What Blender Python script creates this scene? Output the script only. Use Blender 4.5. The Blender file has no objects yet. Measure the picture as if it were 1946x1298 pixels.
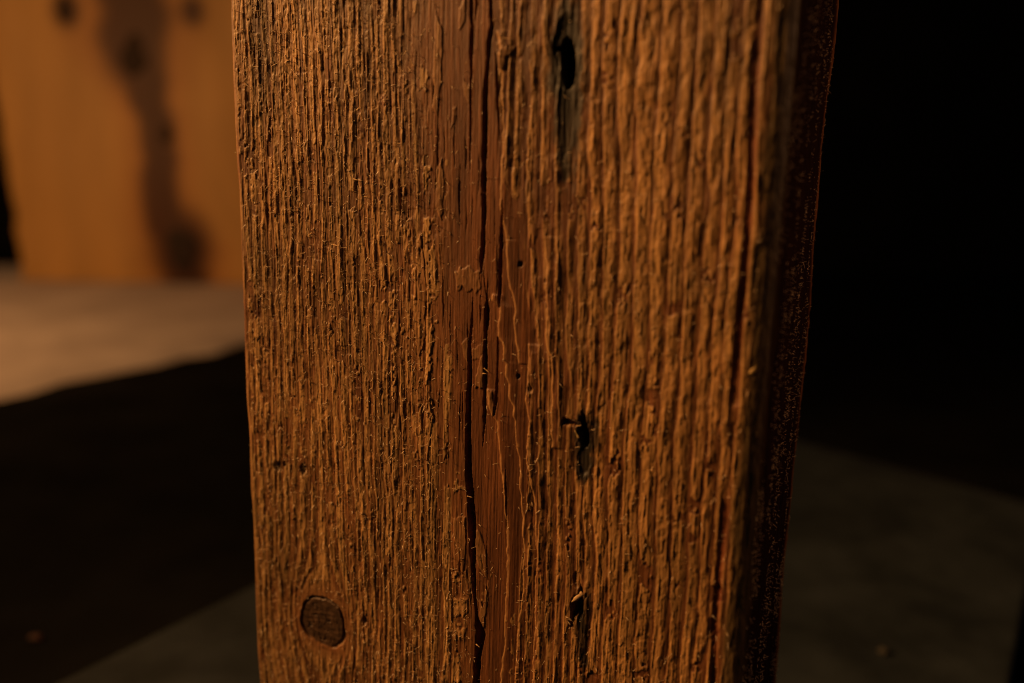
import bpy, math, random
import numpy as np
from mathutils import Matrix, Vector

random.seed(7)
rng = np.random.default_rng(7)
scene = bpy.context.scene
COL = scene.collection

# ------------------------------------------------------------------ camera
F_PX = 1646.0                       # focal length in photograph pixels (1946 wide)
CX, CY = 973.0, 649.0
CAM_Z = 0.25
PITCH, ROLL = math.radians(11.7), math.asin(0.0218)
fwd = np.array([0, math.cos(PITCH), -math.sin(PITCH)])
rt0 = np.array([1.0, 0, 0]); up0 = np.array([0, math.sin(PITCH), math.cos(PITCH)])
rt = math.cos(ROLL) * rt0 + math.sin(ROLL) * up0
up = -math.sin(ROLL) * rt0 + math.cos(ROLL) * up0
CAM = np.array([0, 0, CAM_Z])
cam_d = bpy.data.cameras.new("camera"); cam = bpy.data.objects.new("camera", cam_d); COL.objects.link(cam)
cam_d.sensor_width = 36.0; cam_d.lens = F_PX / 1946 * 36
cam_d.clip_start = 0.01; cam_d.clip_end = 100
m3 = Matrix(((rt[0], up[0], -fwd[0]), (rt[1], up[1], -fwd[1]), (rt[2], up[2], -fwd[2])))
cam.matrix_world = Matrix.Translation(CAM) @ m3.to_4x4()
cam_d.dof.use_dof = True
cam_d.dof.focus_distance = 0.232
cam_d.dof.aperture_fstop = 4.8
cam_d.dof.aperture_blades = 9
scene.camera = cam

# ------------------------------------------------------------------ world, lamps, exposure
w = bpy.data.worlds.new("World"); scene.world = w; w.use_nodes = True
w.node_tree.nodes["Background"].inputs[0].default_value = (0.86, 0.82, 0.74, 1)
w.node_tree.nodes["Background"].inputs[1].default_value = 0.016
vs = scene.view_settings
vs.view_transform = 'Standard'; vs.look = 'None'; vs.exposure = 0.0; vs.gamma = 1.0
scene.cycles.pixel_filter_type = 'BLACKMAN_HARRIS'; scene.cycles.filter_width = 1.05
scene.cycles.max_bounces = 6; scene.cycles.diffuse_bounces = 3

def area(name, loc, target, size, power, color):
    d = bpy.data.lights.new(name, 'AREA'); d.size = size; d.energy = power; d.color = color
    o = bpy.data.objects.new(name, d); COL.objects.link(o)
    o.location = loc
    o.rotation_euler = (Vector(target) - Vector(loc)).to_track_quat('-Z', 'Y').to_euler()
    return o
TUNG = (1.0, 0.485, 0.155)
key = area("key_lamp", (-1.06, 0.24, 0.80), (0.0, 0.23, 0.255), 0.32, 2.1, TUNG)
key.data.spread = math.radians(52)
bl = area("back_lamp", (-1.1, 0.62, 0.48), (-0.48, 1.62, 0.05), 0.20, 6.5, TUNG)
area("side_lamp", (0.82, 0.12, 0.50), (0.10, 0.22, 0.25), 0.10, 0.036, (1.0, 0.45, 0.18)).data.spread = math.radians(24)

# ------------------------------------------------------------------ helpers
def ray(px, py):
    d = fwd * F_PX + rt * (px - CX) - up * (py - CY)
    return d / np.linalg.norm(d)
def ground(px, py, z=0.0):
    d = ray(px, py); k = (z - CAM_Z) / d[2]
    return CAM + d * k
def link(name, me, mat=None, parent=None):
    o = bpy.data.objects.new(name, me); COL.objects.link(o)
    if mat: me.materials.append(mat)
    if parent: o.parent = parent
    return o
def tag(o, label=None, cat=None, group=None, kind=None):
    if label: o["label"] = label
    if cat: o["category"] = cat
    if group: o["group"] = group
    if kind: o["kind"] = kind
def pydata(name, v, f, mat=None, parent=None, smooth=True):
    me = bpy.data.meshes.new(name); me.from_pydata([tuple(map(float, p)) for p in v], [], f); me.update()
    if smooth: me.polygons.foreach_set("use_smooth", np.ones(len(me.polygons), bool))
    return link(name, me, mat, parent)
def sst(a, b, x):
    t = np.clip((x - a) / (b - a), 0, 1); return t * t * (3 - 2 * t)
def lerp(a, b, t): return a + (b - a) * t

_T = rng.random(65536) * 2 - 1
def _h(ix, iy, seed):
    k = (ix.astype(np.int64) * 73856093) ^ (iy.astype(np.int64) * 19349663) ^ (seed * 83492791)
    k = (k ^ (k >> 13)) * 1274126177
    return _T[(k ^ (k >> 16)) & 65535].astype(np.float32)
def vn(x, y, seed=0):
    x = np.asarray(x, np.float64); y = np.asarray(y, np.float64)
    x, y = np.broadcast_arrays(x, y)
    x0 = np.floor(x); y0 = np.floor(y)
    fx = (x - x0).astype(np.float32); fy = (y - y0).astype(np.float32)
    fx = fx * fx * fx * (fx * (fx * 6 - 15) + 10); fy = fy * fy * fy * (fy * (fy * 6 - 15) + 10)
    a = _h(x0, y0, seed); b = _h(x0 + 1, y0, seed); c = _h(x0, y0 + 1, seed); d = _h(x0 + 1, y0 + 1, seed)
    return a + (b - a) * fx + (c - a) * fy + (a - b - c + d) * fx * fy
def fbm(x, y, seed, n=3):
    r = 0; a = 1.0; s = 0
    for i in range(n):
        r = r + a * vn(x * 2 ** i, y * 2 ** i, seed + i * 17); s += a; a *= 0.55
    return r / s

class NT:
    def __init__(self, name):
        self.m = bpy.data.materials.new(name); self.m.use_nodes = True
        self.t = self.m.node_tree; self.b = self.t.nodes["Principled BSDF"]
    def n(self, kind, **kw):
        o = self.t.nodes.new(kind)
        for k, v in kw.items():
            if k in o.inputs: o.inputs[k].default_value = v
            else: setattr(o, k, v)
        return o
    def l(self, a, b): self.t.links.new(a, b)

def wood_material(name, attr, stretch, bump, rough=0.62, lo=0.72, hi=1.25, spec=0.28):
    q = NT(name)
    at = q.n("ShaderNodeAttribute", attribute_name=attr)
    tc = q.n("ShaderNodeTexCoord"); mp = q.n("ShaderNodeMapping"); mp.inputs["Scale"].default_value = stretch
    q.l(tc.outputs["Object"], mp.inputs[0])
    no = q.n("ShaderNodeTexNoise", Scale=1.0, Detail=5.0, Roughness=0.62); q.l(mp.outputs[0], no.inputs["Vector"])
    mr = q.n("ShaderNodeMapRange"); mr.inputs[1].default_value = 0.3; mr.inputs[2].default_value = 0.7
    mr.inputs[3].default_value = lo; mr.inputs[4].default_value = hi
    q.l(no.outputs[0], mr.inputs[0])
    mx = q.n("ShaderNodeVectorMath", operation='SCALE'); q.l(at.outputs["Color"], mx.inputs[0]); q.l(mr.outputs[0], mx.inputs["Scale"])
    q.l(mx.outputs[0], q.b.inputs["Base Color"])
    bp = q.n("ShaderNodeBump", Strength=bump, Distance=0.0003); q.l(no.outputs[0], bp.inputs["Height"]); q.l(bp.outputs[0], q.b.inputs["Normal"])
    q.b.inputs["Roughness"].default_value = rough
    q.b.inputs["Specular IOR Level"].default_value = spec
    return q.m
def noise_material(name, c0, c1, scale, rough, bump=0.2, bdist=0.002, detail=5.0, spec=0.4):
    q = NT(name)
    tc = q.n("ShaderNodeTexCoord"); no = q.n("ShaderNodeTexNoise", Scale=scale, Detail=detail, Roughness=0.6)
    q.l(tc.outputs["Object"], no.inputs["Vector"])
    cr = q.n("ShaderNodeValToRGB"); cr.color_ramp.elements[0].color = (*c0, 1); cr.color_ramp.elements[1].color = (*c1, 1)
    cr.color_ramp.elements[0].position = 0.35; cr.color_ramp.elements[1].position = 0.68
    q.l(no.outputs[0], cr.inputs[0]); q.l(cr.outputs[0], q.b.inputs["Base Color"])
    bp = q.n("ShaderNodeBump", Strength=bump, Distance=bdist); q.l(no.outputs[0], bp.inputs["Height"]); q.l(bp.outputs[0], q.b.inputs["Normal"])
    q.b.inputs["Roughness"].default_value = rough; q.b.inputs["Specular IOR Level"].default_value = spec
    return q.m

# ------------------------------------------------------------------ setting
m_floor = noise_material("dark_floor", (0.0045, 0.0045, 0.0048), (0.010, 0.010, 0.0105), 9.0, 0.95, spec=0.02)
m_wall = noise_material("black_wall", (0.004, 0.004, 0.004), (0.007, 0.007, 0.007), 5.0, 0.95, spec=0.05)
m_slab = noise_material("grey_stone", (0.0085, 0.0122, 0.0165), (0.025, 0.0325, 0.041), 22.0, 0.8, spec=0.2)
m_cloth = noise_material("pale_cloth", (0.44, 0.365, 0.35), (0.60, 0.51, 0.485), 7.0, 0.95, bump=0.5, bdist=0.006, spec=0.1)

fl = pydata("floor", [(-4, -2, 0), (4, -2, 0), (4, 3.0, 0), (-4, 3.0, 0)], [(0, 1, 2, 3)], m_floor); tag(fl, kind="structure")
WALL_Y = 2.15
wl = pydata("wall", [(-4, WALL_Y, -0.02), (4, WALL_Y, -0.02), (4, WALL_Y, 3.0), (-4, WALL_Y, 3.0)], [(0, 1, 2, 3)], m_wall); tag(wl, kind="structure")

# grey stone slab under the post
SL_T = 0.020
cn = [ground(100, 1298, SL_T), ground(480, 1110, SL_T)]
A, B = cn[0][:2], cn[1][:2]
R1, R2 = ground(1500, 832, SL_T)[:2], ground(1946, 952, SL_T)[:2]
E1, E2 = ground(1947, 1165, SL_T)[:2], ground(1923, 1298, SL_T)[:2]
def isect(p, q, r, s):
    M_ = np.array([q - p, -(s - r)]).T; k = np.linalg.solve(M_, r - p); return p + (q - p) * k[0]
C_far = isect(A, B, R1, R2); C_right = isect(R1, R2, E1, E2)
N_left = A + (A - B) / np.linalg.norm(A - B) * 0.35
N_right = E2 + (E2 - E1) / np.linalg.norm(E2 - E1) * 0.55
import bmesh
def slab_mesh(pts, z0, z1, bev, name, mat):
    bm = bmesh.new()
    vs_ = [bm.verts.new((p[0], p[1], z1)) for p in pts]
    f = bm.faces.new(vs_)
    if f.normal.z < 0: f.normal_flip()
    r = bmesh.ops.extrude_face_region(bm, geom=[f])
    dv = [v for v in r["geom"] if isinstance(v, bmesh.types.BMVert)]
    for v in dv: v.co.z = z0
    bmesh.ops.recalc_face_normals(bm, faces=bm.faces)
    bmesh.ops.bevel(bm, geom=list(bm.edges), offset=bev, segments=3, affect='EDGES', profile=0.5)
    me = bpy.data.meshes.new(name); bm.to_mesh(me); bm.free()
    return link(name, me, mat)
slab = slab_mesh([N_left, C_far, C_right, N_right], 0.0005, SL_T, 0.003, "stone_slab", m_slab)
tag(slab, "grey stone slab lying on the dark floor beneath the wooden post", "slab")

# pale cloth on the floor by the live-edge panel
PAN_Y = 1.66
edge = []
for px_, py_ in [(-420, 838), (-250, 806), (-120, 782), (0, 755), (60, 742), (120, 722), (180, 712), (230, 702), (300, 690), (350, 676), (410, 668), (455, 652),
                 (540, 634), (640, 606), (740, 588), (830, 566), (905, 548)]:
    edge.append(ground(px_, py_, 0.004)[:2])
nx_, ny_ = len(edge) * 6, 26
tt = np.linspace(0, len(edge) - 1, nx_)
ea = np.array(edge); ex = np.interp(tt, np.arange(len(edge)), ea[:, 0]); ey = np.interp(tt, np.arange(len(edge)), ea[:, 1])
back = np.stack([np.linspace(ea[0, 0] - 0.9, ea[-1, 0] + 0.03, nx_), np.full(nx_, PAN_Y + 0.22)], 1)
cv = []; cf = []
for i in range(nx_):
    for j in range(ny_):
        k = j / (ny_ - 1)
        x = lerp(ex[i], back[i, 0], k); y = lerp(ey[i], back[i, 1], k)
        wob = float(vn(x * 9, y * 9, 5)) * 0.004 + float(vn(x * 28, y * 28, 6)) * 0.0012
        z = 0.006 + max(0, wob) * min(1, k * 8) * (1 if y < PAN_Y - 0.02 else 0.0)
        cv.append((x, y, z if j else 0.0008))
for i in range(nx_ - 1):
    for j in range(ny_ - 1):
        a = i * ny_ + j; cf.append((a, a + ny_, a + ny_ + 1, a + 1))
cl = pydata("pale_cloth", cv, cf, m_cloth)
tag(cl, "pale beige cloth spread on the dark floor in front of the live edge panel", "cloth")

# live-edge wood panel standing at the back left
m_panel = wood_material("panel_wood", "albedo", (14, 14, 2.2), 0.1, rough=0.55, lo=0.86, hi=1.12)
m_bark = noise_material("dark_bark", (0.012, 0.005, 0.003), (0.030, 0.011, 0.005), 60.0, 0.8, bump=0.6)
def on_plane_y(px_, py_, Y):
    d = ray(px_, py_); k = (Y - CAM[1]) / d[1]; return CAM + d * k
PB = 0.0075
lefts = [(-70, -260), (-40, -60), (-18, 120), (2, 260), (18, 350), (30, 430), (38, 500), (40, 555)]
lp = np.array([on_plane_y(a, b, PAN_Y) for a, b in lefts]); lz = lp[::-1, 2]; lx = lp[::-1, 0]
PT = lz[-1]
rightx = on_plane_y(850, 400, PAN_Y)[0]
NXP, NZP = 90, 90
str_pts = np.array([on_plane_y(a, b, PAN_Y)[[0, 2]] for a, b in [(235, -120), (245, 0), (256, 60), (258, 120), (270, 180), (290, 235), (303, 310), (310, 370), (330, 430), (346, 480), (350, 525)]])
def streak_x(z): o = np.argsort(str_pts[:, 1]); return np.interp(z, str_pts[o, 1], str_pts[o, 0])
zz = np.linspace(PB, PT, NZP)[None, :]; uu = np.linspace(0, 1, NXP)[:, None]
Lx = np.interp(zz, lz, lx) + 0.004 * vn(zz * 30, zz * 0, 3)
Xp = Lx + (rightx - Lx) * uu; Zp = zz + 0 * uu
str_w = np.interp(Zp, np.sort(str_pts[:, 1]), (1.9 * np.array([30, 34, 36, 30, 20, 18, 18, 19, 22, 26, 24]) / F_PX * PAN_Y)[np.argsort(str_pts[:, 1])])
sd = np.abs(Xp - streak_x(Zp) - 0.010 * vn(Zp * 16, Zp * 0, 9) - 0.005 * vn(Zp * 50, Zp * 0, 8)) / str_w
sp = [(125, 18, 26), (252, 105, 50), (345, 470, 58), (318, 255, 18), (365, 20, 22)]
spot = np.zeros_like(Xp)
for a, b, r in sp:
    p = on_plane_y(a, b, PAN_Y); rr = r / F_PX * PAN_Y
    spot = np.maximum(spot, 1 - sst(0.5, 1.5, np.hypot(Xp - p[0], (Zp - p[2]) * 0.8) / rr))
stk = np.maximum((1 - sst(0.65, 1.3, sd)) * 0.97, spot)
base = np.array([0.40, 0.215, 0.066]); dark = np.array([0.046, 0.009, 0.0025])
grain = 1 + 0.16 * fbm(Xp * 7, Zp * 4, 28) + 0.10 * fbm(Xp * 30 + 3 * vn(Xp * 4, Zp * 3, 4), Zp * 3, 21)
red = (1 - sst(0.8, 2.6, sd)) * 0.5
base = base * (1 - red[..., None]) + np.array([0.24, 0.075, 0.018]) * red[..., None]
alb = (base * (1 - stk[..., None]) + dark * stk[..., None]) * grain[..., None]
TH = 0.045
pv = [(Xp[i, j], PAN_Y + 0.0015 * float(vn(Xp[i, j] * 20, Zp[i, j] * 6, 2)), Zp[i, j]) for i in range(NXP) for j in range(NZP)]
pv += [(Xp[i, j] + (0.012 if i == 0 else 0), PAN_Y + TH, Zp[i, j]) for i in (0, NXP - 1) for j in range(NZP)]
pf = [(i * NZP + j, (i + 1) * NZP + j, (i + 1) * NZP + j + 1, i * NZP + j + 1) for i in range(NXP - 1) for j in range(NZP - 1)]
o0 = NXP * NZP
for j in range(NZP - 1):
    pf.append((j, j + 1, o0 + j + 1, o0 + j)); a = (NXP - 1) * NZP
    pf.append((a + j + 1, a + j, o0 + NZP + j, o0 + NZP + j + 1)); pf.append((o0 + j, o0 + j + 1, o0 + NZP + j + 1, o0 + NZP + j))
pf.append([i * NZP + NZP - 1 for i in range(NXP)] + [o0 + 2 * NZP - 1, o0 + NZP - 1])
pan = pydata("live_edge_panel", pv, pf, m_panel)
ca = pan.data.color_attributes.new("albedo", 'FLOAT_COLOR', 'POINT')
cc = np.ones((len(pv), 4), np.float32); cc[:NXP * NZP, :3] = alb.reshape(-1, 3); cc[NXP * NZP:, :3] = (0.10, 0.05, 0.02)
ca.data.foreach_set("color", cc.ravel())
tag(pan, "orange live edge wood panel with a dark knotty streak standing upright behind the cloth", "wood panel")
# bark inclusion and knots standing a little proud of the panel face
def blob(name, ring, y0, h, mat, parent):
    c = np.mean(ring, 0); n = len(ring); v = []; f = []
    for k, (s, hh) in enumerate([(1.0, -0.001), (0.86, h * 0.7), (0.5, h)]):
        for x, z in ring: v.append((c[0] + (x - c[0]) * s, y0 - hh, c[1] + (z - c[1]) * s))
    v.append((c[0], y0 - h, c[1]))
    for k in range(2):
        for i in range(n): f.append((k * n + i, k * n + (i + 1) % n, (k + 1) * n + (i + 1) % n, (k + 1) * n + i))
    for i in range(n): f.append((2 * n + i, 2 * n + (i + 1) % n, 3 * n))
    return pydata(name, v, f, mat, parent)
for a, b, r, e in [(255, 105, 22, 1.6), (346, 478, 27, 1.7), (316, 255, 10, 1.5), (122, 16, 13, 1.6)]:
    p = on_plane_y(a, b, PAN_Y); rr = 1.1 * r / F_PX * PAN_Y
    ring = [(p[0] + rr * math.cos(t) * (1 + 0.2 * math.sin(3 * t + a)), p[2] + rr * e * math.sin(t) * (1 + 0.15 * math.cos(2 * t + b))) for t in np.linspace(0, 2 * math.pi, 20, endpoint=False)]
    blob("knot", ring, PAN_Y, 0.003, m_bark, pan)

# ------------------------------------------------------------------ the weathered post
ALPHA = math.radians(25.0)
es = np.array([math.cos(ALPHA), -math.sin(ALPHA), 0]); ed = np.array([math.sin(ALPHA), math.cos(ALPHA), 0])
W, D = 150.0, 68.0                                       # mm
dl, dr = ray(461, 649), ray(1469, 649)
al, ar = dl[:2] / dl[1], dr[:2] / dr[1]                  # x per unit depth
# L = y*al ; L + W*es = y2*ar
yl = (W / 1000) * (es[0] - ar[0] * es[1]) / (ar[0] - al[0])
L0 = np.array([al[0] * yl, yl, 0.0])
nrm = -ed
def face_pt(px_, py_):                                   # photograph pixel -> (mm across, world z mm) on the front face
    d = ray(px_, py_); k = np.dot(L0 - CAM, nrm) / np.dot(d, nrm); p = CAM + d * k
    return np.dot(p - L0, es) * 1000, p[2] * 1000
def path(pts):
    a = np.array([face_pt(x, y) for x, y in pts]); o = np.argsort(a[:, 1]); return a[o]
Z_TOP = max(face_pt(1500, -25)[1], face_pt(437, -25)[1]); Z_BOT = min(face_pt(492, 1325)[1], face_pt(1395, 1325)[1])

# --- columns round the section: (s, d, normal s, normal d, arc coordinate c)
RC, RL = 5.0, 2.0
cols = []
for s in np.arange(RL, W - RC, 0.150): cols.append((s, 0, 0, -1, s))
for a in np.linspace(0, 1, 60)[0:]:
    t = a * math.pi / 2
    cols.append((W - RC + RC * math.sin(t), RC - RC * math.cos(t), math.sin(t), -math.cos(t), W - RC + a * RC * math.pi / 2))
c_side = cols[-1][4]
for d in np.concatenate([np.arange(RC + 0.35, 60, 0.42), np.arange(60, D - 3.4, 0.8)]): cols.append((W, d, 1, 0, c_side + d - RC))
c_back = cols[-1][4]
for t in np.linspace(0.1, math.pi / 2, 8): cols.append((W - 3 + 3 * math.cos(t), D - 3 + 3 * math.sin(t), math.cos(t), math.sin(t), c_back + 3 * t))
for s in np.linspace(W - 12, 12, 10): cols.append((s, D, 0, 1, c_back + 3 + W - s))
for t in np.linspace(0, math.pi / 2, 6): cols.append((3 - 3 * math.sin(t), D - 3 + 3 * math.cos(t), -math.sin(t), math.cos(t), 410 + t))
for d in np.linspace(D - 12, 8, 16): cols.append((0, d, -1, 0, -d))
for t in np.linspace(0, math.pi / 2, 12)[:-1]: cols.append((RL - RL * math.cos(t), RL - RL * math.sin(t), -math.cos(t), -math.sin(t), -RL + t * RL))
cols = np.array(cols)
dense = np.arange(Z_BOT, Z_TOP, 0.215)
lowz = np.linspace(20.4, Z_BOT, 40)[:-1]; hiz = np.linspace(Z_TOP, 620, 70)[1:]
rows = np.concatenate([lowz, dense, hiz])
C = cols[:, 4][:, None]; T = rows[None, :]
C = C + 0 * T; T = T + 0 * C
NC, NR = C.shape

# --- grain: bend the lines round the knot
kx, kz = face_pt(614, 1182)
KR = 8.8
dx = C - kx; dz = (T - kz) / 1.7
r2 = dx * dx + dz * dz
Q = kx + dx * (1 - np.clip((KR * 0.95) ** 2 / np.maximum(r2, 4), 0, 1.0))
tf = (T - face_pt(950, 649)[1])                          # mm above picture centre
# gentle drift of the grain: cathedral spreading downwards right of the crack
Q = Q + 2.2 * vn(C / 60, T / 90, 11) + 0.75 * vn(C / 14, T / 30, 12) + 0.28 * vn(C / 5, T / 11, 13) + 0.10 * vn(C / 2, T / 4, 14)

cz = face_pt(965, 600)[0]
zt9, zt3 = face_pt(965, 930)[1], face_pt(965, 330)[1]
Q = Q + 5.0 * (sst(zt9, zt3, T) - 0.5) * np.where(C > cz, np.exp(-((C - cz) / 16) ** 2), np.exp(-((C - cz) / 8) ** 2))
# regions
mid_l = path([(765, -60), (770, 200), (790, 420), (800, 600), (815, 800), (838, 1000), (858, 1150), (866, 1320)])
mid_r = path([(945, -60), (950, 200), (962, 330), (998, 440), (1005, 600), (1012, 750), (1000, 900), (985, 1050), (970, 1320)])
def at_t(pth): return np.interp(T, pth[:, 1], pth[:, 0])
ML, MR = at_t(mid_l) + 2.0, at_t(mid_r)
jl = 2.2 * vn(C / 3, T / 14, 31)
wL = 1 - sst(-4.0, 13.0, C + 1.6 * jl - ML); wR = sst(-1.2, 1.2, C + jl * 0.4 - MR)
wM = np.clip(1 - wL - wR, 0, 1)
side = sst(W - 2.5, W + 2.0, C)

# rings
def ring_field(Q, bounds):
    i = np.clip(np.searchsorted(bounds, Q.ravel()) - 1, 0, len(bounds) - 2)
    fr = (Q.ravel() - bounds[i]) / (bounds[i + 1] - bounds[i])
    wd = bounds[i + 1] - bounds[i]
    return i.reshape(Q.shape), np.clip(fr, 0, 1).reshape(Q.shape), wd.reshape(Q.shape)
b = [-30.0]
cl_, cr_ = face_pt(790, 600)[0], face_pt(965, 600)[0]
while b[-1] < 430:
    x = b[-1]
    if x < cl_: st = rng.uniform(1.5, 3.2)
    elif x < cr_: st = rng.uniform(2.8, 6.0)
    elif x < W - 4: st = rng.uniform(2.4, 4.4)
    else: st = rng.uniform(0.8, 2.2)
    b.append(x + st)
bounds = np.array(b)
RID, FR, RW = ring_field(Q, bounds)
rh = lambda k, s: vn(RID * 3.37 + 0.5, RID * 0 + s + 0.5, k)        # per-ring random
X = FR * RW                                              # mm from ring start
# earlywood plate standing on the latewood ground: left edge at e0, right edge at e1
e0 = 0.35 + 0.32 * vn(RID * 5.1, T / 11, 41) + 0.20 * vn(RID * 9.1 + C * 0.1, T / 3.2, 42) + 0.08 * vn(C / 0.5, T / 0.6, 43)
e1 = RW * (0.76 + wR * lerp(-0.20, 0.09, sst(face_pt(1060, 600)[0], face_pt(1150, 600)[0], C)) + 0.14 * rh(44, 1)) + 0.45 * vn(RID * 4.3, T / 7, 45) + 0.25 * vn(RID * 2.9 + C * 0.1, T / 2, 46)
soft_l = lerp(0.34, 0.5, wR); soft_r = lerp(0.80, 1.2, wR)
plate = sst(-0.1, soft_l, X - e0) * (1 - sst(-soft_r, soft_r, X - e1))
# broken along the ring
slant = (rh(47, 2) * 1.6) * X
bk = 0.75 * vn(RID * 7.7, (T + slant) / lerp(17.0, 10, wR), 48) + 0.55 * vn(RID * 6.1 + 0.12 * C, (T + slant) / 4.2, 49) + 0.25 * vn(C / 0.7, T / 1.0, 50)
bias = wL * 0.50 + wR * 0.74 + wM * (-1.1) + 0.12 * rh(51, 3)
brk = sst(-0.035, 0.035, bk + bias)
plate = plate * brk
thick = (wL * 0.19 + wR * 0.23 + wM * 0.18) * (0.85 + lerp(0.75, 0.30, wR) * rh(52, 4)) * (0.85 + 0.35 * vn(RID * 2.3, T / 14, 53))
# thick plates sit on a second, thinner layer here and there (flaked terraces)
lay = sst(-0.03, 0.03, vn(RID * 1.7 + C / 2.2, T / 5.0, 54) + 0.45 * vn(C / 0.8, T / 2.2, 55) - 0.08)
lay2 = sst(-0.025, 0.025, vn(RID * 4.9 + C / 1.3, T / 2.6, 154) + 0.5 * vn(C / 0.5, T / 1.3, 155) - 0.05)
hgt = plate * (thick * 0.75 + (0.13 * lay + 0.09 * lay2) * (wL * 0.8 + wR))
# latewood grooves sink in the right half, narrow gullies in the left half
gul = (1 - sst(0, 0.32, np.abs(X - e1 - 0.35))) * (wL * 0.05 + wR * 0.05) * sst(-0.25, 0.2, vn(RID * 8.3, T / 8, 56))
hgt = hgt - gul
# rounding of plates in the right half, long waves
hgt += 0.13 * vn(C / 3.6, T / 6.5, 57) * (0.2 + wR) + 0.06 * vn(C / 1.6, T / 3.0, 157) * wR + 0.16 * vn(C / 18, T / 40, 58)
hgt += 0.13 * plate * fbm(C / 1.6, T / 3.0, 59, 3) * (wR + 0.7 * wL)
# fibres
fine = 0.6 * fbm(C / 0.42, T / 9.0, 60, 2) + 0.6 * vn(C / 0.62, T / 8.0, 160)
hgt += fine * (0.13 * wL + 0.105 * wR + 0.022 * wM)
sb = np.cumsum(rng.uniform(0.35, 1.05, 700)) - 30.0
SID, SF, SW = ring_field(Q + 0.10 * vn(C / 0.8, T / 3.0, 165), sb)
strand = sst(0.05, 0.35, SF) * (1 - sst(0.6, 1.0, SF)) * sst(-0.12, 0.05, vn(SID * 3.71 + 0.5, T / 15.0, 166) + 0.45 * vn(SID * 5.3 + 0.5, T / 4.5, 167) + 0.12)
hgt += strand * (0.10 * wL + 0.11 * wR * plate + 0.012 * wM) * (0.6 + 0.5 * vn(SID * 1.9 + 0.5, T / 10, 168))
hgt += 0.035 * fbm(C / 0.5, T / 1.2, 161, 2) * (wL + 0.8 * wR)
hgt += 0.16 * wL * sst(0.0, 0.6, vn(C / 0.75, T / 4.5, 61)) * sst(-0.3, 0.4, vn(C / 6, T / 16, 62))
hgt += 0.035 * vn(C / 0.35, T / 0.5, 63) * (wL + 0.6 * wR) * plate
# pits
pit = sst(0.55, 0.80, vn(C / 1.1, T / 2.6, 64)) * (wL * 0.14 + wR * 0.14)
pit = np.maximum(pit, sst(0.62, 0.74, vn(C / 1.8, T / 3.2, 65)) * (wR * 0.25 + wL * 0.3))
hgt -= 0.42 * pit

# colour of the wood itself
EARLY_L = np.array([0.42, 0.240, 0.090]); EARLY_R = np.array([0.45, 0.245, 0.084])
LATE_L = np.array([0.185, 0.078, 0.028])
LATE = np.array([0.158, 0.058, 0.020]); LATE_D = np.array([0.110, 0.040, 0.014])
LATE_R = np.array([0.135, 0.050, 0.019])
def mixc(a, b_, k): return a + (b_ - a) * k[..., None]
tone = 1 + 0.14 * vn(C / 10, T / 30, 71) + 0.16 * fbm(C / 26, T / 55, 171, 2) + 0.12 * vn(RID * 3.1, T / 40, 72)
early = mixc(EARLY_L * np.ones(C.shape + (1,)), EARLY_R, np.clip(wR + 0.35 * wM, 0, 1))
early = mixc(early, early * np.array([0.80, 0.84, 0.85]), sst(-0.1, 0.6, vn(C / 12, T / 22, 73)))
late = mixc(LATE_L * np.ones(C.shape + (1,)), LATE, np.clip(1 - 0.8 * wL, 0, 1)); late = mixc(late, LATE_R, wR * 0.85); late = mixc(late * np.ones(C.shape + (1,)), LATE_D, sst(-0.2, 0.7, vn(C / 3, T / 35, 74)))
ctone = np.clip(plate * (0.88 + 0.25 * fine), 0, 1)
ctone = np.clip(ctone * (0.78 + 0.3 * strand * wL) + 0.25 * strand * wL * (1 - plate), 0, 1)
alb = mixc(late, early, ctone)
dirt = sst(0.25, 0.7, vn(C / 1.4, T / 3.5, 75) + 0.3 * vn(C / 0.4, T / 0.9, 76)) * (0.32 * wL + 0.28 * wR)
alb = mixc(alb, np.array([0.075, 0.038, 0.016]) * np.ones(C.shape + (1,)), dirt * 0.7)
stre = fbm(C / 0.26, T / 32, 176, 3)
alb = alb * (tone * (1 + 0.10 * fine) * (1 + 0.50 * stre * (wM + 0.4 * wL)))[..., None]
hgt += 0.05 * stre * wM + 0.012 * vn(C / 0.4, T / 0.9, 177) * wM

# --- smooth latewood sheet in the middle: stepped edges right of the crack
steps = [
    ([(962, 455), (963, 500), (970, 540), (976, 590), (974, 615), (980, 655), (985, 685), (986, 690)], 0.42),
    ([(935, 560), (931, 570), (947, 582), (947, 600), (946, 640), (954, 652), (955, 685), (961, 690), (961, 715), (967, 730), (966, 755), (975, 775), (973, 790), (978, 800), (980, 840), (985, 870), (990, 960), (994, 1050), (992, 1120), (984, 1200), (978, 1320)], 0.46),
    ([(1032, 450), (1037, 500), (1037, 640), (1045, 680), (1049, 740), (1048, 800), (1050, 850)], 0.40),
    ([(925, 740), (927, 768), (933, 790), (941, 800), (946, 840), (952, 900), (960, 980), (962, 1100), (958, 1200), (950, 1320)], 0.36),
    ([(1005, 655), (1003, 700), (996, 760), (1004, 800), (1000, 850), (1012, 950), (1020, 1050), (1016, 1180), (1008, 1320)], 0.40),
    ([(945, 60), (950, 100), (955, 160), (957, 230), (953, 300), (952, 400), (961, 452)], 0.40)]
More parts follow.
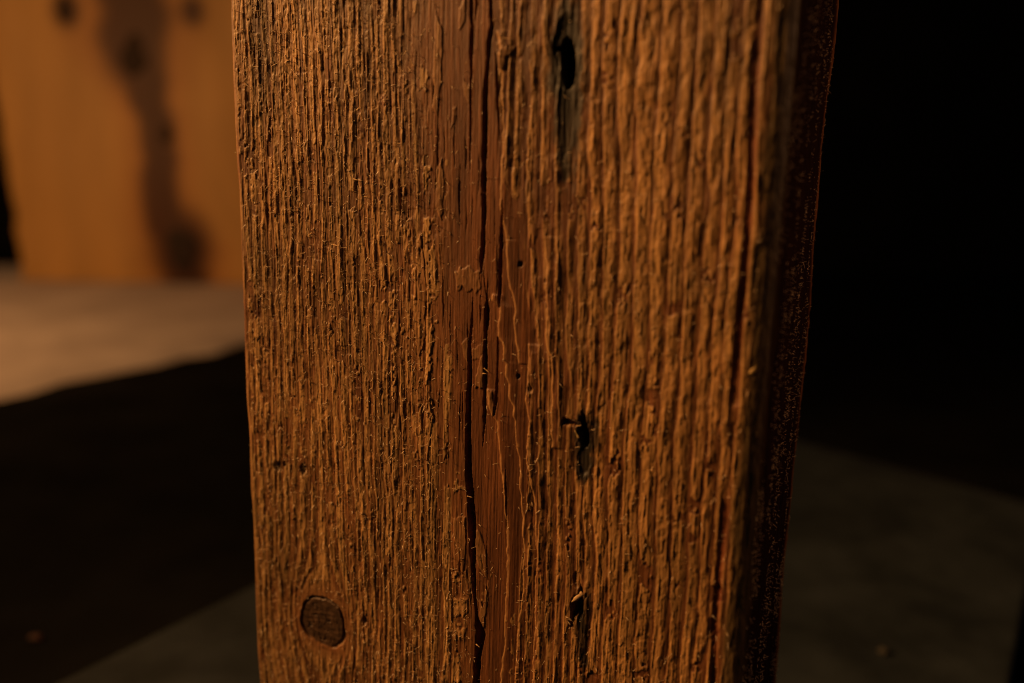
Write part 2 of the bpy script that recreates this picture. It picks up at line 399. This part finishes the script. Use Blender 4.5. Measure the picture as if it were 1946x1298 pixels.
for n_, (pts, amp) in enumerate(steps):
    p = path(pts); lo, hi_ = p[0, 1], p[-1, 1]
    px_ = at_t(p) + 0.22 * vn(T / 2.0, T * 0 + n_, 81) + 0.28 * vn(T / 6.5, T * 0 + n_, 82) + 0.07 * vn(C / 0.4, T / 0.5, 83)
    inn = sst(lo - 0.4, lo + 0.2, T) * (1 - sst(hi_ - 0.2, hi_ + 0.4, T))
    u = C - px_
    up_ = sst(0, 0.40, u) * (1 - sst(0.5, 4.5, u)) * inn
    tanb = sst(-0.02, 0.1, u) * (1 - sst(0.35, 0.9, u + 0.3 * vn(C / 1, T / 3, 84))) * inn
    hgt += 0.85 * amp * up_
    alb = mixc(alb, np.array([0.36, 0.19, 0.07]) * np.ones(C.shape + (1,)), 0.75 * tanb)

# flakes of earlywood left on the sheet (polygon in photograph pixels, thickness mm)
def poly_mask(pts, rough, seed):
    P = np.array([face_pt(x, y) for x, y in pts])
    sel = (C[:, 0] > P[:, 0].min() - 2) & (C[:, 0] < P[:, 0].max() + 2)
    selr = (T[0] > P[:, 1].min() - 2) & (T[0] < P[:, 1].max() + 2)
    M_ = np.full(C.shape, 0.0)
    ii = np.ix_(np.where(sel)[0], np.where(selr)[0])
    x = C[ii] + 1.6 * rough * vn(C[ii] / 1.1, T[ii] / 3.0, seed) + rough * vn(C[ii] / 0.4, T[ii] / 1.2, seed + 2); y = T[ii] + 5.0 * rough * vn(C[ii] / 1.5, T[ii] / 3.0, seed + 1) + 2.0 * rough * vn(C[ii] / 0.5, T[ii] / 3.0, seed + 3)
    dmin = np.full(x.shape, 1e9); inside = np.zeros(x.shape, bool)
    for i in range(len(P)):
        ax, ay = P[i]; bx, by = P[(i + 1) % len(P)]
        ex_, ey_ = bx - ax, by - ay; k = np.clip(((x - ax) * ex_ + (y - ay) * ey_) / (ex_ ** 2 + ey_ ** 2 + 1e-9), 0, 1)
        dmin = np.minimum(dmin, np.hypot(x - ax - k * ex_, y - ay - k * ey_))
        cr = ((ay > y) != (by > y)) & (x < ex_ * (y - ay) / (ey_ + 1e-12) + ax); inside ^= cr
    M_[ii] = np.where(inside, dmin, -dmin)
    far = np.ones(C.shape, bool); far[ii] = False; M_[far] = -9
    return M_
flakes = [
    ([(865, 512), (880, 508), (912, 514), (913, 540), (905, 560), (896, 548), (888, 555), (876, 548), (866, 552)], 0.30, 0.5),
    ([(913, 675), (919, 672), (919, 700), (919, 735), (912, 740), (904, 738), (904, 718), (910, 700)], 0.36, 0.8),
    ([(876, 650), (892, 640), (891, 690), (884, 680)], 0.26, 0.7),
    ([(897, 660), (918, 655), (917, 672), (897, 684)], 0.18, 0.6),
    ([(925, 738), (935, 742), (940, 775), (936, 790), (926, 768)], 0.34, 0.6),
    ([(860, 985), (886, 975), (886, 1070), (878, 1090), (868, 1040)], 0.34, 0.7),
    ([(902, 1000), (915, 1010), (926, 1060), (926, 1100), (912, 1080), (903, 1060)], 0.30, 0.7),
    ([(872, 1100), (888, 1080), (892, 1160), (878, 1170)], 0.30, 0.7),
    ([(911, 1140), (920, 1150), (924, 1110), (927, 1130), (919, 1200), (912, 1195)], 0.40, 0.7),
    ([(830, 320), (842, 300), (846, 360), (838, 420), (828, 390)], 0.34, 0.7),
    ([(826, 20), (842, 60), (838, 160), (834, 230), (824, 200)], 0.34, 0.7),
    ([(860, 205), (868, 200), (866, 240), (858, 246)], 0.30, 0.5),
    ([(880, 140), (892, 160), (894, 200), (884, 190)], 0.22, 0.6),
    ([(872, 10), (886, 0), (884, 40), (874, 60)], 0.26, 0.6),
    ([(946, 95), (960, 82), (980, 86), (972, 98), (962, 108), (960, 135), (952, 132)], 0.6, 0.9),
    ([(790, 470), (800, 440), (812, 540), (808, 640), (796, 690), (786, 600)], 0.36, 0.6),
    ([(806, 760), (816, 700), (822, 800), (812, 900)], 0.34, 0.6)]
for n_, (pts, th, tanw) in enumerate(flakes):
    M_ = poly_mask(pts, 0.16, 200 + n_ * 3)
    k = sst(0, 0.14, M_)
    hgt += 0.7 * th * k * (0.85 + 0.3 * fbm(C / 0.8, T / 2, 90, 2))
    alb = mixc(alb, np.array([0.34, 0.185, 0.07]) * np.ones(C.shape + (1,)), k * tanw * (0.55 + 0.35 * fine + 0.3 * vn(C / 0.7, T / 5, 91)))
# lifted flake round the lowest nail hole
# --- cracks
crack_mask = np.zeros(C.shape)
def crack(pts, width, depth):
    """width: list of (photo y, mm)"""
    global hgt, crack_mask
    p = path(pts); lo, hi_ = p[0, 1], p[-1, 1]
    wz = np.array([(face_pt(920, y)[1], w_) for y, w_ in width]); wz = wz[np.argsort(wz[:, 0])]
    hw = 0.68 * np.interp(T, wz[:, 0], wz[:, 1]) * (1 + 0.25 * vn(T / 3, T * 0 + depth, 91))
    x = at_t(p) + 0.10 * vn(T / 5, T * 0 + 1.5 * depth, 92) + 0.05 * vn(T / 0.9, T * 0, 93)
    inn = ((T > lo) & (T < hi_)).astype(float)
    k = (1 - sst(0.75, 1.3, np.abs(C - x) / np.maximum(hw, 0.06))) * inn * sst(0.02, 0.12, hw)
    hgt = hgt - depth * k; crack_mask = np.maximum(crack_mask, k * (hw > 0.12))
crack([(932, -70), (933, 0), (935, 50), (930, 80), (929, 110), (924, 150), (922, 250), (919, 350), (921, 400), (916, 490), (915, 520)], [(-70, .6), (0, .45), (50, .8), (120, .6), (200, .8), (420, .85), (490, .7), (520, .12)], 3.2)
crack([(918, 514), (925, 570), (925, 600), (922, 662), (922, 700), (921, 800), (918, 850)], [(514, .05), (560, .2), (585, .8), (650, .65), (720, .65), (800, .42), (850, .05)], 3.0)
crack([(899, 565), (897, 620), (893, 660), (893, 708), (891, 760), (890, 850), (891, 900), (895, 944), (898, 1000), (899, 1071), (901, 1120), (903, 1160)], [(565, .1), (640, .45), (700, .75), (800, .9), (900, 1.25), (1000, 1.3), (1080, 1.1), (1130, .6), (1160, .05)], 3.6)
crack([(903, 1130), (906, 1170), (911, 1190), (914, 1205), (909, 1237), (906, 1270), (905, 1360)], [(1130, .3), (1175, .5), (1195, 1.9), (1225, 1.6), (1260, 1.2), (1360, 1.2)], 3.8)
crack([(956, 380), (954, 430), (951, 500), (949, 585)], [(380, .1), (430, .5), (500, .65), (560, .6), (585, .3)], 2.2)
crack([(946, 640), (945, 700), (943, 760), (940, 790)], [(640, .2), (700, .4), (760, .4), (790, .1)], 1.6)
crack([(896, -60), (897, 50), (896, 130), (894, 240), (893, 330)], [(-60, .6), (40, .5), (100, .6), (140, .35), (250, .25), (330, .05)], 2.4)
crack([(905, -60), (906, 10), (904, 40)], [(-60, .4), (10, .35), (40, .05)], 1.4)
crack([(942, 100), (946, 150), (947, 210), (950, 270)], [(100, .1), (150, .5), (210, .4), (270, .05)], 1.6)
crack([(914, 560), (913, 590), (914, 620)], [(560, .1), (590, .2), (620, .05)], .6)
crack([(875, 740), (874, 800), (873, 860)], [(740, .05), (800, .22), (860, .05)], .5)
crack([(760, 340), (762, 395), (761, 420)], [(340, .1), (370, .7), (420, .1)], 1.6)
crack([(961, 870), (962, 960), (963, 1010)], [(870, .05), (950, .3), (1010, .05)], .8)
for n_ in range(34):                                     # fine checks in the sheet
    x0 = rng.uniform(800, 950); y0 = rng.uniform(0, 1200); ln = rng.uniform(40, 170)
    crack([(x0, y0), (x0 + rng.uniform(-3, 3), y0 + ln / 2), (x0 + rng.uniform(-4, 4), y0 + ln)], [(y0, .05), (y0 + ln / 2, rng.uniform(.12, .24)), (y0 + ln, .05)], 0.45)

# --- nail holes and their iron stains
hole_mask = np.zeros(C.shape, int)
BLACK = np.array([0.015, 0.0115, 0.008])
def ell(px_, py_, rx, ry, rough=0.3, seed=0, tilt=0.0):
    x, z = face_pt(px_, py_); x2, _ = face_pt(px_ + rx, py_); _, z2 = face_pt(px_, py_ + ry)
    a = abs(x2 - x); c_ = abs(z2 - z)
    u = (C - x + tilt * (T - z)) / a; v = (T - z) / c_
    return np.hypot(u, v) + rough * vn(C / 0.9, T / 4.0, seed) + 0.4 * rough * vn(C / 0.35, T / 1.2, seed + 1)
def stain(e, k, soft=(0.75, 1.25)):
    global alb
    alb = mixc(alb, BLACK * np.ones(C.shape + (1,)), (1 - sst(*soft, e)) * k)
def hole(e, depth, i, edge=0.22):
    global hgt
    k = 1 - sst(1 - edge, 1 + edge * 0.3, e); hgt = hgt - depth * k
    hole_mask[k > 0.45] = i
hgt = lerp(hgt, -0.15 + 0.06 * fine, 0.9 * (1 - sst(0.8, 1.2, ell(1078, 100, 25, 75, 0.2, 400))))
hgt = lerp(hgt, -0.10 + 0.10 * fine, 0.75 * (1 - sst(0.7, 1.3, ell(1081, 205, 17, 95, 0.3, 404))))
hgt = lerp(hgt, -0.12 + 0.08 * fine, 0.8 * (1 - sst(0.8, 1.2, ell(1109, 872, 16, 34, 0.25, 402))))
# top hole: hollow with stained floor, deeper slot, long tail
stain(ell(1077, 112, 40, 108, 0.20, 300), 0.97, (0.6, 1.3)); stain(ell(1081, 215, 25, 130, 0.35, 303), 0.94, (0.65, 1.35)); stain(ell(1078, 30, 13, 45, 0.4, 306), 0.75)
hgt -= 0.35 * (1 - sst(0.7, 1.1, ell(1074, 85, 22, 55, 0.15, 309))) + 0.15 * (1 - sst(0.7, 1.1, ell(1081, 215, 11, 75, 0.2, 311)))
hole(ell(1079, 120, 15, 48, 0.16, 312, 0.06), 8.0, 1)
hole(ell(1064, 92, 14, 5, 0.14, 315, 0.0), 2.2, 1)
# middle hole
stain(ell(1113, 825, 24, 46, 0.35, 320), 0.88); stain(ell(1111, 876, 20, 44, 0.30, 323), 0.97)
hgt -= 0.4 * (1 - sst(0.75, 1.1, ell(1110, 875, 14, 28, 0.2, 326)))
hole(ell(1108, 820, 10, 30, 0.38, 328, 0.12), 8.0, 2)
hole(ell(1086, 803, 16, 7, 0.35, 331), 1.3, 2)
# lowest hole
stain(ell(1106, 1160, 22, 40, 0.35, 340), 0.7); stain(ell(1108, 1212, 12, 60, 0.45, 343), 0.9)
hole(ell(1099, 1153, 13, 30, 0.42, 346, -0.16), 6.5, 3)
hgt -= 0.5 * (1 - sst(0.7, 1.1, ell(1096, 1100, 9, 16, 0.25, 349)))
# little dark pin holes
for a_, b_, r_ in [(989, 502, 5), (528, 886, 7), (541, 882, 4), (576, 892, 7), (693, 1180, 5), (985, 715, 4), (1008, 740, 6)]:
    e = ell(a_, b_, r_, r_ * 1.4, 0.3, 350 + a_)
    hgt -= 0.8 * (1 - sst(0.5, 1.2, e)); stain(e, 0.45, (0.6, 1.8))
# rough old branch scar in the left half
e = ell(729, 192, 14, 14, 0.4, 360)
hgt += 0.35 * (1 - sst(0.4, 1.2, e)) * fbm(C / 0.6, T / 0.6, 361, 3); alb = mixc(alb, np.array([0.21, 0.085, 0.05]) * np.ones(C.shape + (1,)), 0.6 * (1 - sst(0.5, 1.4, e)))

# --- knot: a dark plug inside a shrunken ring
kx2, kz2 = face_pt(614, 1182)
u = (C - kx2) / (abs(face_pt(654, 1182)[0] - kx2)); v = (T - kz2) / abs(face_pt(614, 1226)[1] - kz2)
th_ = np.arctan2(v, u)
kr = (np.abs(u) ** 2.35 + np.abs(v) ** 2.35) ** (1 / 2.35) * (1 + 0.02 * np.sin(3 * th_ + 1) + 0.015 * np.sin(5 * th_)) + 0.03 * vn(C / 1.2, T / 1.2, 371)
kin = 1 - sst(0.90, 1.0, kr)
coll = (1 - sst(0.95, 1.9, kr))
hgt = lerp(hgt, 0.08 - 0.16 * kin + 0.10 * fbm(C / 2.0, T / 1.1, 372, 3), np.maximum(kin, 0.8 * coll))
gap = (1 - sst(0.03, 0.085, np.abs(kr - 1.0))) * sst(-0.75, 0.1, np.sin(th_ - 0.2) * 0.8 + 0.35 + 0.3 * vn(th_ * 2, th_ * 0, 373))
hgt -= 0.6 * gap
alb = mixc(alb, np.array([0.20, 0.078, 0.028]) * (1 + 0.2 * fbm(kr * 7, th_ * 1.5, 374, 2))[..., None], 0.75 * coll)
alb = mixc(alb, np.array([0.060, 0.031, 0.016]) * (1 + 0.30 * fbm(C / 2.6, T / 0.8, 375, 3) + 0.22 * np.sin(kr * 15 + 2.5 * vn(C / 3, T / 3, 378)))[..., None], kin)
alb = mixc(alb, np.array([0.03, 0.016, 0.009]) * np.ones(C.shape + (1,)), 0.8 * gap)
hgt += kin * 0.025 * np.sin(kr * 20 + 4 * vn(C / 2.5, T / 2.5, 376)) + kin * 0.07 * vn(C / 3.0, T / 0.55, 379)
hgt -= 0.35 * kin * (1 - sst(0.02, 0.10, np.abs(vn(C / 2.2, T / 1.3, 377)))) * sst(0.1, 0.5, vn(C / 3, T / 3, 378) + 0.3)
knot_mask = kr < 1.05

# --- worn right corner and the side face
edge_k = sst(W - 6.2, W - 3.8, C + 0.8 * vn(T / 12, T * 0, 380)) * (1 - sst(W + 3, W + 7, C))
hgt = lerp(hgt, 0.35 * fbm(C / 2.2, T / 5, 381, 3) + 0.10 * fine, 0.8 * edge_k)
alb = mixc(alb, np.array([0.090, 0.060, 0.025]) * (1 + 0.3 * fbm(C / 1.2, T / 3, 382, 3))[..., None], 0.85 * edge_k)
gv = (1 - sst(0.2, 1.3, np.abs(C - (W - 7.6) - 0.8 * vn(T / 30, T * 0, 383)))) * sst(-0.5, 0.1, vn(T / 26, T * 0, 384) + 0.25)
hgt -= 0.55 * gv; alb = mixc(alb, np.array([0.16, 0.038, 0.016]) * np.ones(C.shape + (1,)), 0.85 * gv)
sd_h = 0.30 * fbm(C / 1.3, T / 14, 385, 3) + 0.16 * fbm(C / 0.8, T / 2.2, 386, 2) + 0.3 * vn(C / 8, T / 30, 387)
hgt = lerp(hgt, sd_h, side)
sal = np.array([0.013, 0.0045, 0.0026]) * (1 + 0.45 * fbm(C / 1.1, T / 9, 388, 3))[..., None]  # side face's shade put into the colour: same wood, near-black albedo
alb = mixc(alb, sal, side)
bk_ = sst(c_back - 6, c_back + 2, C) * (C < 400); alb = mixc(alb, np.array([0.22, 0.085, 0.03]) * np.ones(C.shape + (1,)), bk_ * 0.8)
hgt = hgt + 0.8 * vn(C / 30, T / 26, 389) * sst(c_back - 12, c_back, C)
lf = 1 - sst(-1, 2.0, C)
hgt = lerp(hgt, 0.35 * vn(T / 14, T * 0, 390) + 0.12 * fbm(C, T / 4, 391, 2) , lf)
alb = mixc(alb, np.array([0.20, 0.07, 0.026]) * np.ones(C.shape + (1,)), 0.7 * lf)
alb = np.clip(alb, 0.004, 0.8)

# --- assemble
S = cols[:, 0][:, None] + cols[:, 2][:, None] * hgt
Dd = cols[:, 1][:, None] + cols[:, 3][:, None] * hgt
loc = np.stack([S * es[0] + Dd * ed[0], S * es[1] + Dd * ed[1], T - 20.0], -1) / 1000.0
post = bpy.data.objects.new("weathered_post", None); COL.objects.link(post)
post.location = (L0[0], L0[1], 0.020); post.empty_display_size = 0.05
tag(post, "weathered reclaimed timber post with raised grain, cracks and nail holes on grey slab", "wooden post")
m_wood = wood_material("weathered_wood", "albedo", (1500, 1500, 110), 0.7, rough=0.52, spec=0.36, lo=0.62, hi=1.34)
idx = np.arange(NC * NR).reshape(NC, NR)
i0 = idx; i1 = np.roll(idx, -1, 0)
quads = np.stack([i0[:, :-1], i1[:, :-1], i1[:, 1:], i0[:, 1:]], -1).reshape(-1, 4)
fid = np.zeros((NC, NR), int)
fid[(crack_mask > 0.5)] = 10
fid[knot_mask] = 20
fid[(side > 0.6) & (C < c_back + 1)] = 30
fid[hole_mask > 0] = hole_mask[hole_mask > 0]
fq = fid[:, :-1].reshape(-1)
V = loc.reshape(-1, 3).astype(np.float32); A_ = np.concatenate([alb.reshape(-1, 3), np.ones((NC * NR, 1))], 1).astype(np.float32)
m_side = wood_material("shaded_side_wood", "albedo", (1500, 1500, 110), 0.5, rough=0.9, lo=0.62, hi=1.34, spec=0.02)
def sub_mesh(name, q, mat=None):
    used, inv = np.unique(q.ravel(), return_inverse=True)
    me = bpy.data.meshes.new(name)
    me.vertices.add(len(used)); me.vertices.foreach_set("co", V[used].ravel())
    n = len(q); me.loops.add(n * 4); me.polygons.add(n)
    me.loops.foreach_set("vertex_index", inv.astype(np.int32).ravel())
    me.polygons.foreach_set("loop_start", np.arange(0, n * 4, 4, dtype=np.int32))
    me.polygons.foreach_set("use_smooth", np.ones(n, bool))
    me.update(calc_edges=True)
    a = me.color_attributes.new("albedo", 'FLOAT_COLOR', 'POINT'); a.data.foreach_set("color", A_[used].ravel())
    return link(name, me, mat or m_wood, post)
sub_mesh("timber", quads[fq == 0])
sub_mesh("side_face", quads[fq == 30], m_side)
ck = sub_mesh("drying_crack", quads[fq == 10]); ck["label"] = "dark lengthwise cracks in the smooth middle band"
kn = sub_mesh("knot", quads[fq == 20]); kn["label"] = "dark brown round knot near the lower left edge"
for i, lb in [(1, "blackened nail hole near the top"), (2, "torn dark nail hole at mid height"), (3, "nail hole with a lifted sliver near the bottom")]:
    h_ = sub_mesh("nail_hole", quads[fq == i]); h_["label"] = lb
# end grain caps
for nm, j, sgn in (("end_grain", NR - 1, 1),):
    ring = loc[::8, j]; c_ = ring.mean(0)
    v = [tuple(p) for p in ring] + [tuple(c_)]; n = len(ring)
    o = pydata(nm, v, [(i, (i + 1) % n, n) for i in range(n)], m_wood, post)
    a = o.data.color_attributes.new("albedo", 'FLOAT_COLOR', 'POINT'); a.data.foreach_set("color", np.tile([0.25, 0.12, 0.05, 1], (len(v), 1)).ravel())

# --- fibres and splinters
def surf(ci, ri):
    n = cols[ci, 2:4]; nv = es * n[0] + ed * n[1]; return loc[ci, ri], nv, es * (-n[1]) + ed * n[0]
fv, ff = [], []
UPV = np.array([0, 0, 1.0])
def fibre(v, f, p, dirs, length, rad, curl):
    """thin curved tapering fibre, triangular section"""
    d = dirs / np.linalg.norm(dirs); a = np.cross(d, [0.3, 0.2, 0.9]); a /= np.linalg.norm(a); b2 = np.cross(d, a)
    i0_ = len(v); pos = p - d * length * 0.08
    for k in range(4):
        r = rad * (1 - 0.22 * k)
        for t in (0, 2.094, 4.189): v.append(pos + (a * math.cos(t) + b2 * math.sin(t)) * r)
        d = d + curl; d /= np.linalg.norm(d); pos = pos + d * length / 3
    for k in range(3):
        for t in range(3):
            f.append((i0_ + k * 3 + t, i0_ + k * 3 + (t + 1) % 3, i0_ + k * 3 + 3 + (t + 1) % 3, i0_ + k * 3 + 3 + t))
    f.append((i0_ + 9, i0_ + 10, i0_ + 11))
r0 = len(lowz); r1 = r0 + len(dense) - 2
front_n = int(np.sum(cols[:, 3] < -0.99))
def weights(ci, ri): return wL[ci, ri], wM[ci, ri], wR[ci, ri]
cnt = 0
while cnt < 7800:
    ci = rng.integers(3, front_n); ri = rng.integers(r0, r1)
    a, m_, c_ = weights(ci, ri)
    pr = a * 0.9 + m_ * 0.16 + c_ * 0.20
    # fibres gather at plate edges
    g = abs(hgt[ci, ri] - hgt[ci - 2, ri]) + abs(hgt[min(ci + 2, NC - 1), ri] - hgt[ci, ri])
    if rng.random() > pr * min(1, 0.25 + g * 1.6): continue
    if hole_mask[ci, ri] or knot_mask[ci, ri]: continue
    p, n, tx = surf(ci, ri)
    L_ = 0.0005 + 0.0017 * rng.random() ** 2
    d = n * rng.uniform(0.3, 1.1) + tx * rng.normal(0, 0.7) + UPV * rng.normal(0.1, 0.6)
    fibre(fv, ff, p, d, L_, rng.uniform(0.050, 0.115) / 1000, rng.normal(0, 0.22, 3)); cnt += 1
m_fib = noise_material("pale_fibre", (0.66, 0.46, 0.27), (0.85, 0.66, 0.44), 300.0, 0.35, bump=0.0, spec=0.4)
fo = pydata("wood_fibres", fv, ff, m_fib, post); fo["kind"] = "stuff"
fv, ff = [], []
side_idx = np.where((cols[:, 2] > 0.8) & (cols[:, 4] < 260))[0]
for _ in range(9000):
    ci = rng.choice(side_idx); ri = rng.integers(r0, r1)
    if float(vn(cols[ci, 4] / 5, rows[ri] / 13, 395)) + 0.5 * float(vn(cols[ci, 4] / 2, rows[ri] / 4, 396)) < rng.uniform(-0.35, 0.55): continue
    p, n, tx = surf(ci, ri)
    d = n * rng.uniform(0.3, 1.0) + tx * rng.normal(0, 0.8) + UPV * rng.normal(0.1, 0.6)
    fibre(fv, ff, p, d, 0.00022 + 0.0005 * rng.random() + 0.0014 * rng.random() ** 9, rng.uniform(0.050, 0.120) / 1000, rng.normal(0, 0.22, 3))
fo = pydata("wood_fibres", fv, ff, m_fib, post); fo["kind"] = "stuff"; fo["label"] = "fine fibres on the shaded side face"

def near(px_, py_):
    x, z = face_pt(px_, py_); ci = int(np.argmin(np.abs(cols[:front_n, 4] - x))); ri = int(np.argmin(np.abs(rows - z)))
    return ci, ri
m_spl = wood_material("splinter_wood", "albedo", (900, 900, 60), 0.2)
def splinter(px_, py_, dpx, dpy, wid, lift, colr=(0.52, 0.33, 0.15), base_off=0.0):
    """a sliver from photo point (px,py) running by (dpx,dpy), lifted off the surface at its end (mm)"""
    ci, ri = near(px_, py_); p, n, tx = surf(ci, ri)
    x0, z0 = face_pt(px_, py_); x1, z1 = face_pt(px_ + dpx, py_ + dpy)
    along = (es * (x1 - x0) + UPV * (z1 - z0)) / 1000; L_ = np.linalg.norm(along); d = along / L_
    sdv = np.cross(d, n); v = []; f = []; K = 7
    top = np.max(hgt[max(0, ci - 4):ci + 5, ri]) - hgt[ci, ri]
    for k in range(K):
        t = k / (K - 1); wdt = wid / 1000 * 0.5 * (1 - 0.85 * t ** 2) * (1 + 0.25 * math.sin(9 * t + px_))
        q_ = p + along * t + n * ((top + base_off) + lift * t ** 1.3 - 0.1) / 1000
        for a_, b_ in ((-1, 0), (-0.3, 0.35), (0.6, 0.25), (1, 0), (0, -0.35)): v.append(q_ + sdv * wdt * a_ + n * wdt * b_ * 0.8)
    for k in range(K - 1):
        for i in range(5): f.append((k * 5 + i, k * 5 + (i + 1) % 5, k * 5 + 5 + (i + 1) % 5, k * 5 + 5 + i))
    f.append((4, 3, 2, 1, 0)); f.append(tuple((K - 1) * 5 + i for i in range(5)))
    o = pydata("splinter", v, f, m_spl, post)
    a = o.data.color_attributes.new("albedo", 'FLOAT_COLOR', 'POINT'); a.data.foreach_set("color", np.tile([*colr, 1], (len(v), 1)).ravel())
    return o
for args in [(632, 464, 17, 4, .30, .7), (640, 449, 14, 6, .26, .5), (585, 449, 11, -9, .45, .5), (888, 943, 12, 2, .28, .3), (915, 710, 12, -1, .25, .6), (920, 700, 12, 8, .22, .5),
             (1099, 834, -7, -16, .5, .2, (0.60, 0.42, 0.16)), (1094, 811, 11, -2, .22, .2), (1108, 1128, -20, 15, 1.3, .5, (0.50, 0.33, 0.17)), (1086, 798, 20, 7, .3, .2, (0.10, 0.06, 0.035)),
             (958, 73, 20, 2, .14, .5), (672, 340, 12, 3, .35, .4), (692, 373, 9, 1, .3, .5), (755, 272, 8, 1, .2, .4), (678, 210, 8, -7, .35, .4), (1110, 842, 12, -4, .3, .3),
             (1430, 712, 12, -16, 1.0, .6, (0.40, 0.26, 0.10)), (920, 900, 6, 6, .2, .6), (560, 455, 8, 9, .3, .5), (904, 1225, 9, 5, .4, .4)]:
    splinter(*args)

# small crumbs on the floor and slab
m_crumb = noise_material("wood_crumb", (0.04, 0.011, 0.004), (0.07, 0.02, 0.008), 200.0, 0.7)
def crumb(px_, py_, z, size, label, mat):
    p = ground(px_, py_, z); bm = bmesh.new(); bmesh.ops.create_icosphere(bm, subdivisions=2, radius=size)
    for v_ in bm.verts:
        k = 1 + 0.35 * float(vn(v_.co.x / size * 1.3 + px_, v_.co.y / size * 1.3 + v_.co.z / size, 77)); v_.co *= k
        v_.co.z *= 0.55; v_.co.x *= 1.3
    zmin = min(v_.co.z for v_ in bm.verts)
    me = bpy.data.meshes.new("wood_crumb"); bm.to_mesh(me); bm.free()
    o = link("wood_crumb", me, mat); o.location = (p[0], p[1], z - zmin); tag(o, label, "wood crumb")
crumb(70, 1215, 0.0, 0.0028, "tiny reddish wood crumb on the black floor at lower left", m_crumb)
m_crumb2 = noise_material("grey_crumb", (0.035, 0.032, 0.026), (0.055, 0.05, 0.04), 200.0, 0.7)
crumb(1678, 1242, SL_T, 0.0022, "tiny greyish wood crumb on the grey slab right of the post", m_crumb2)
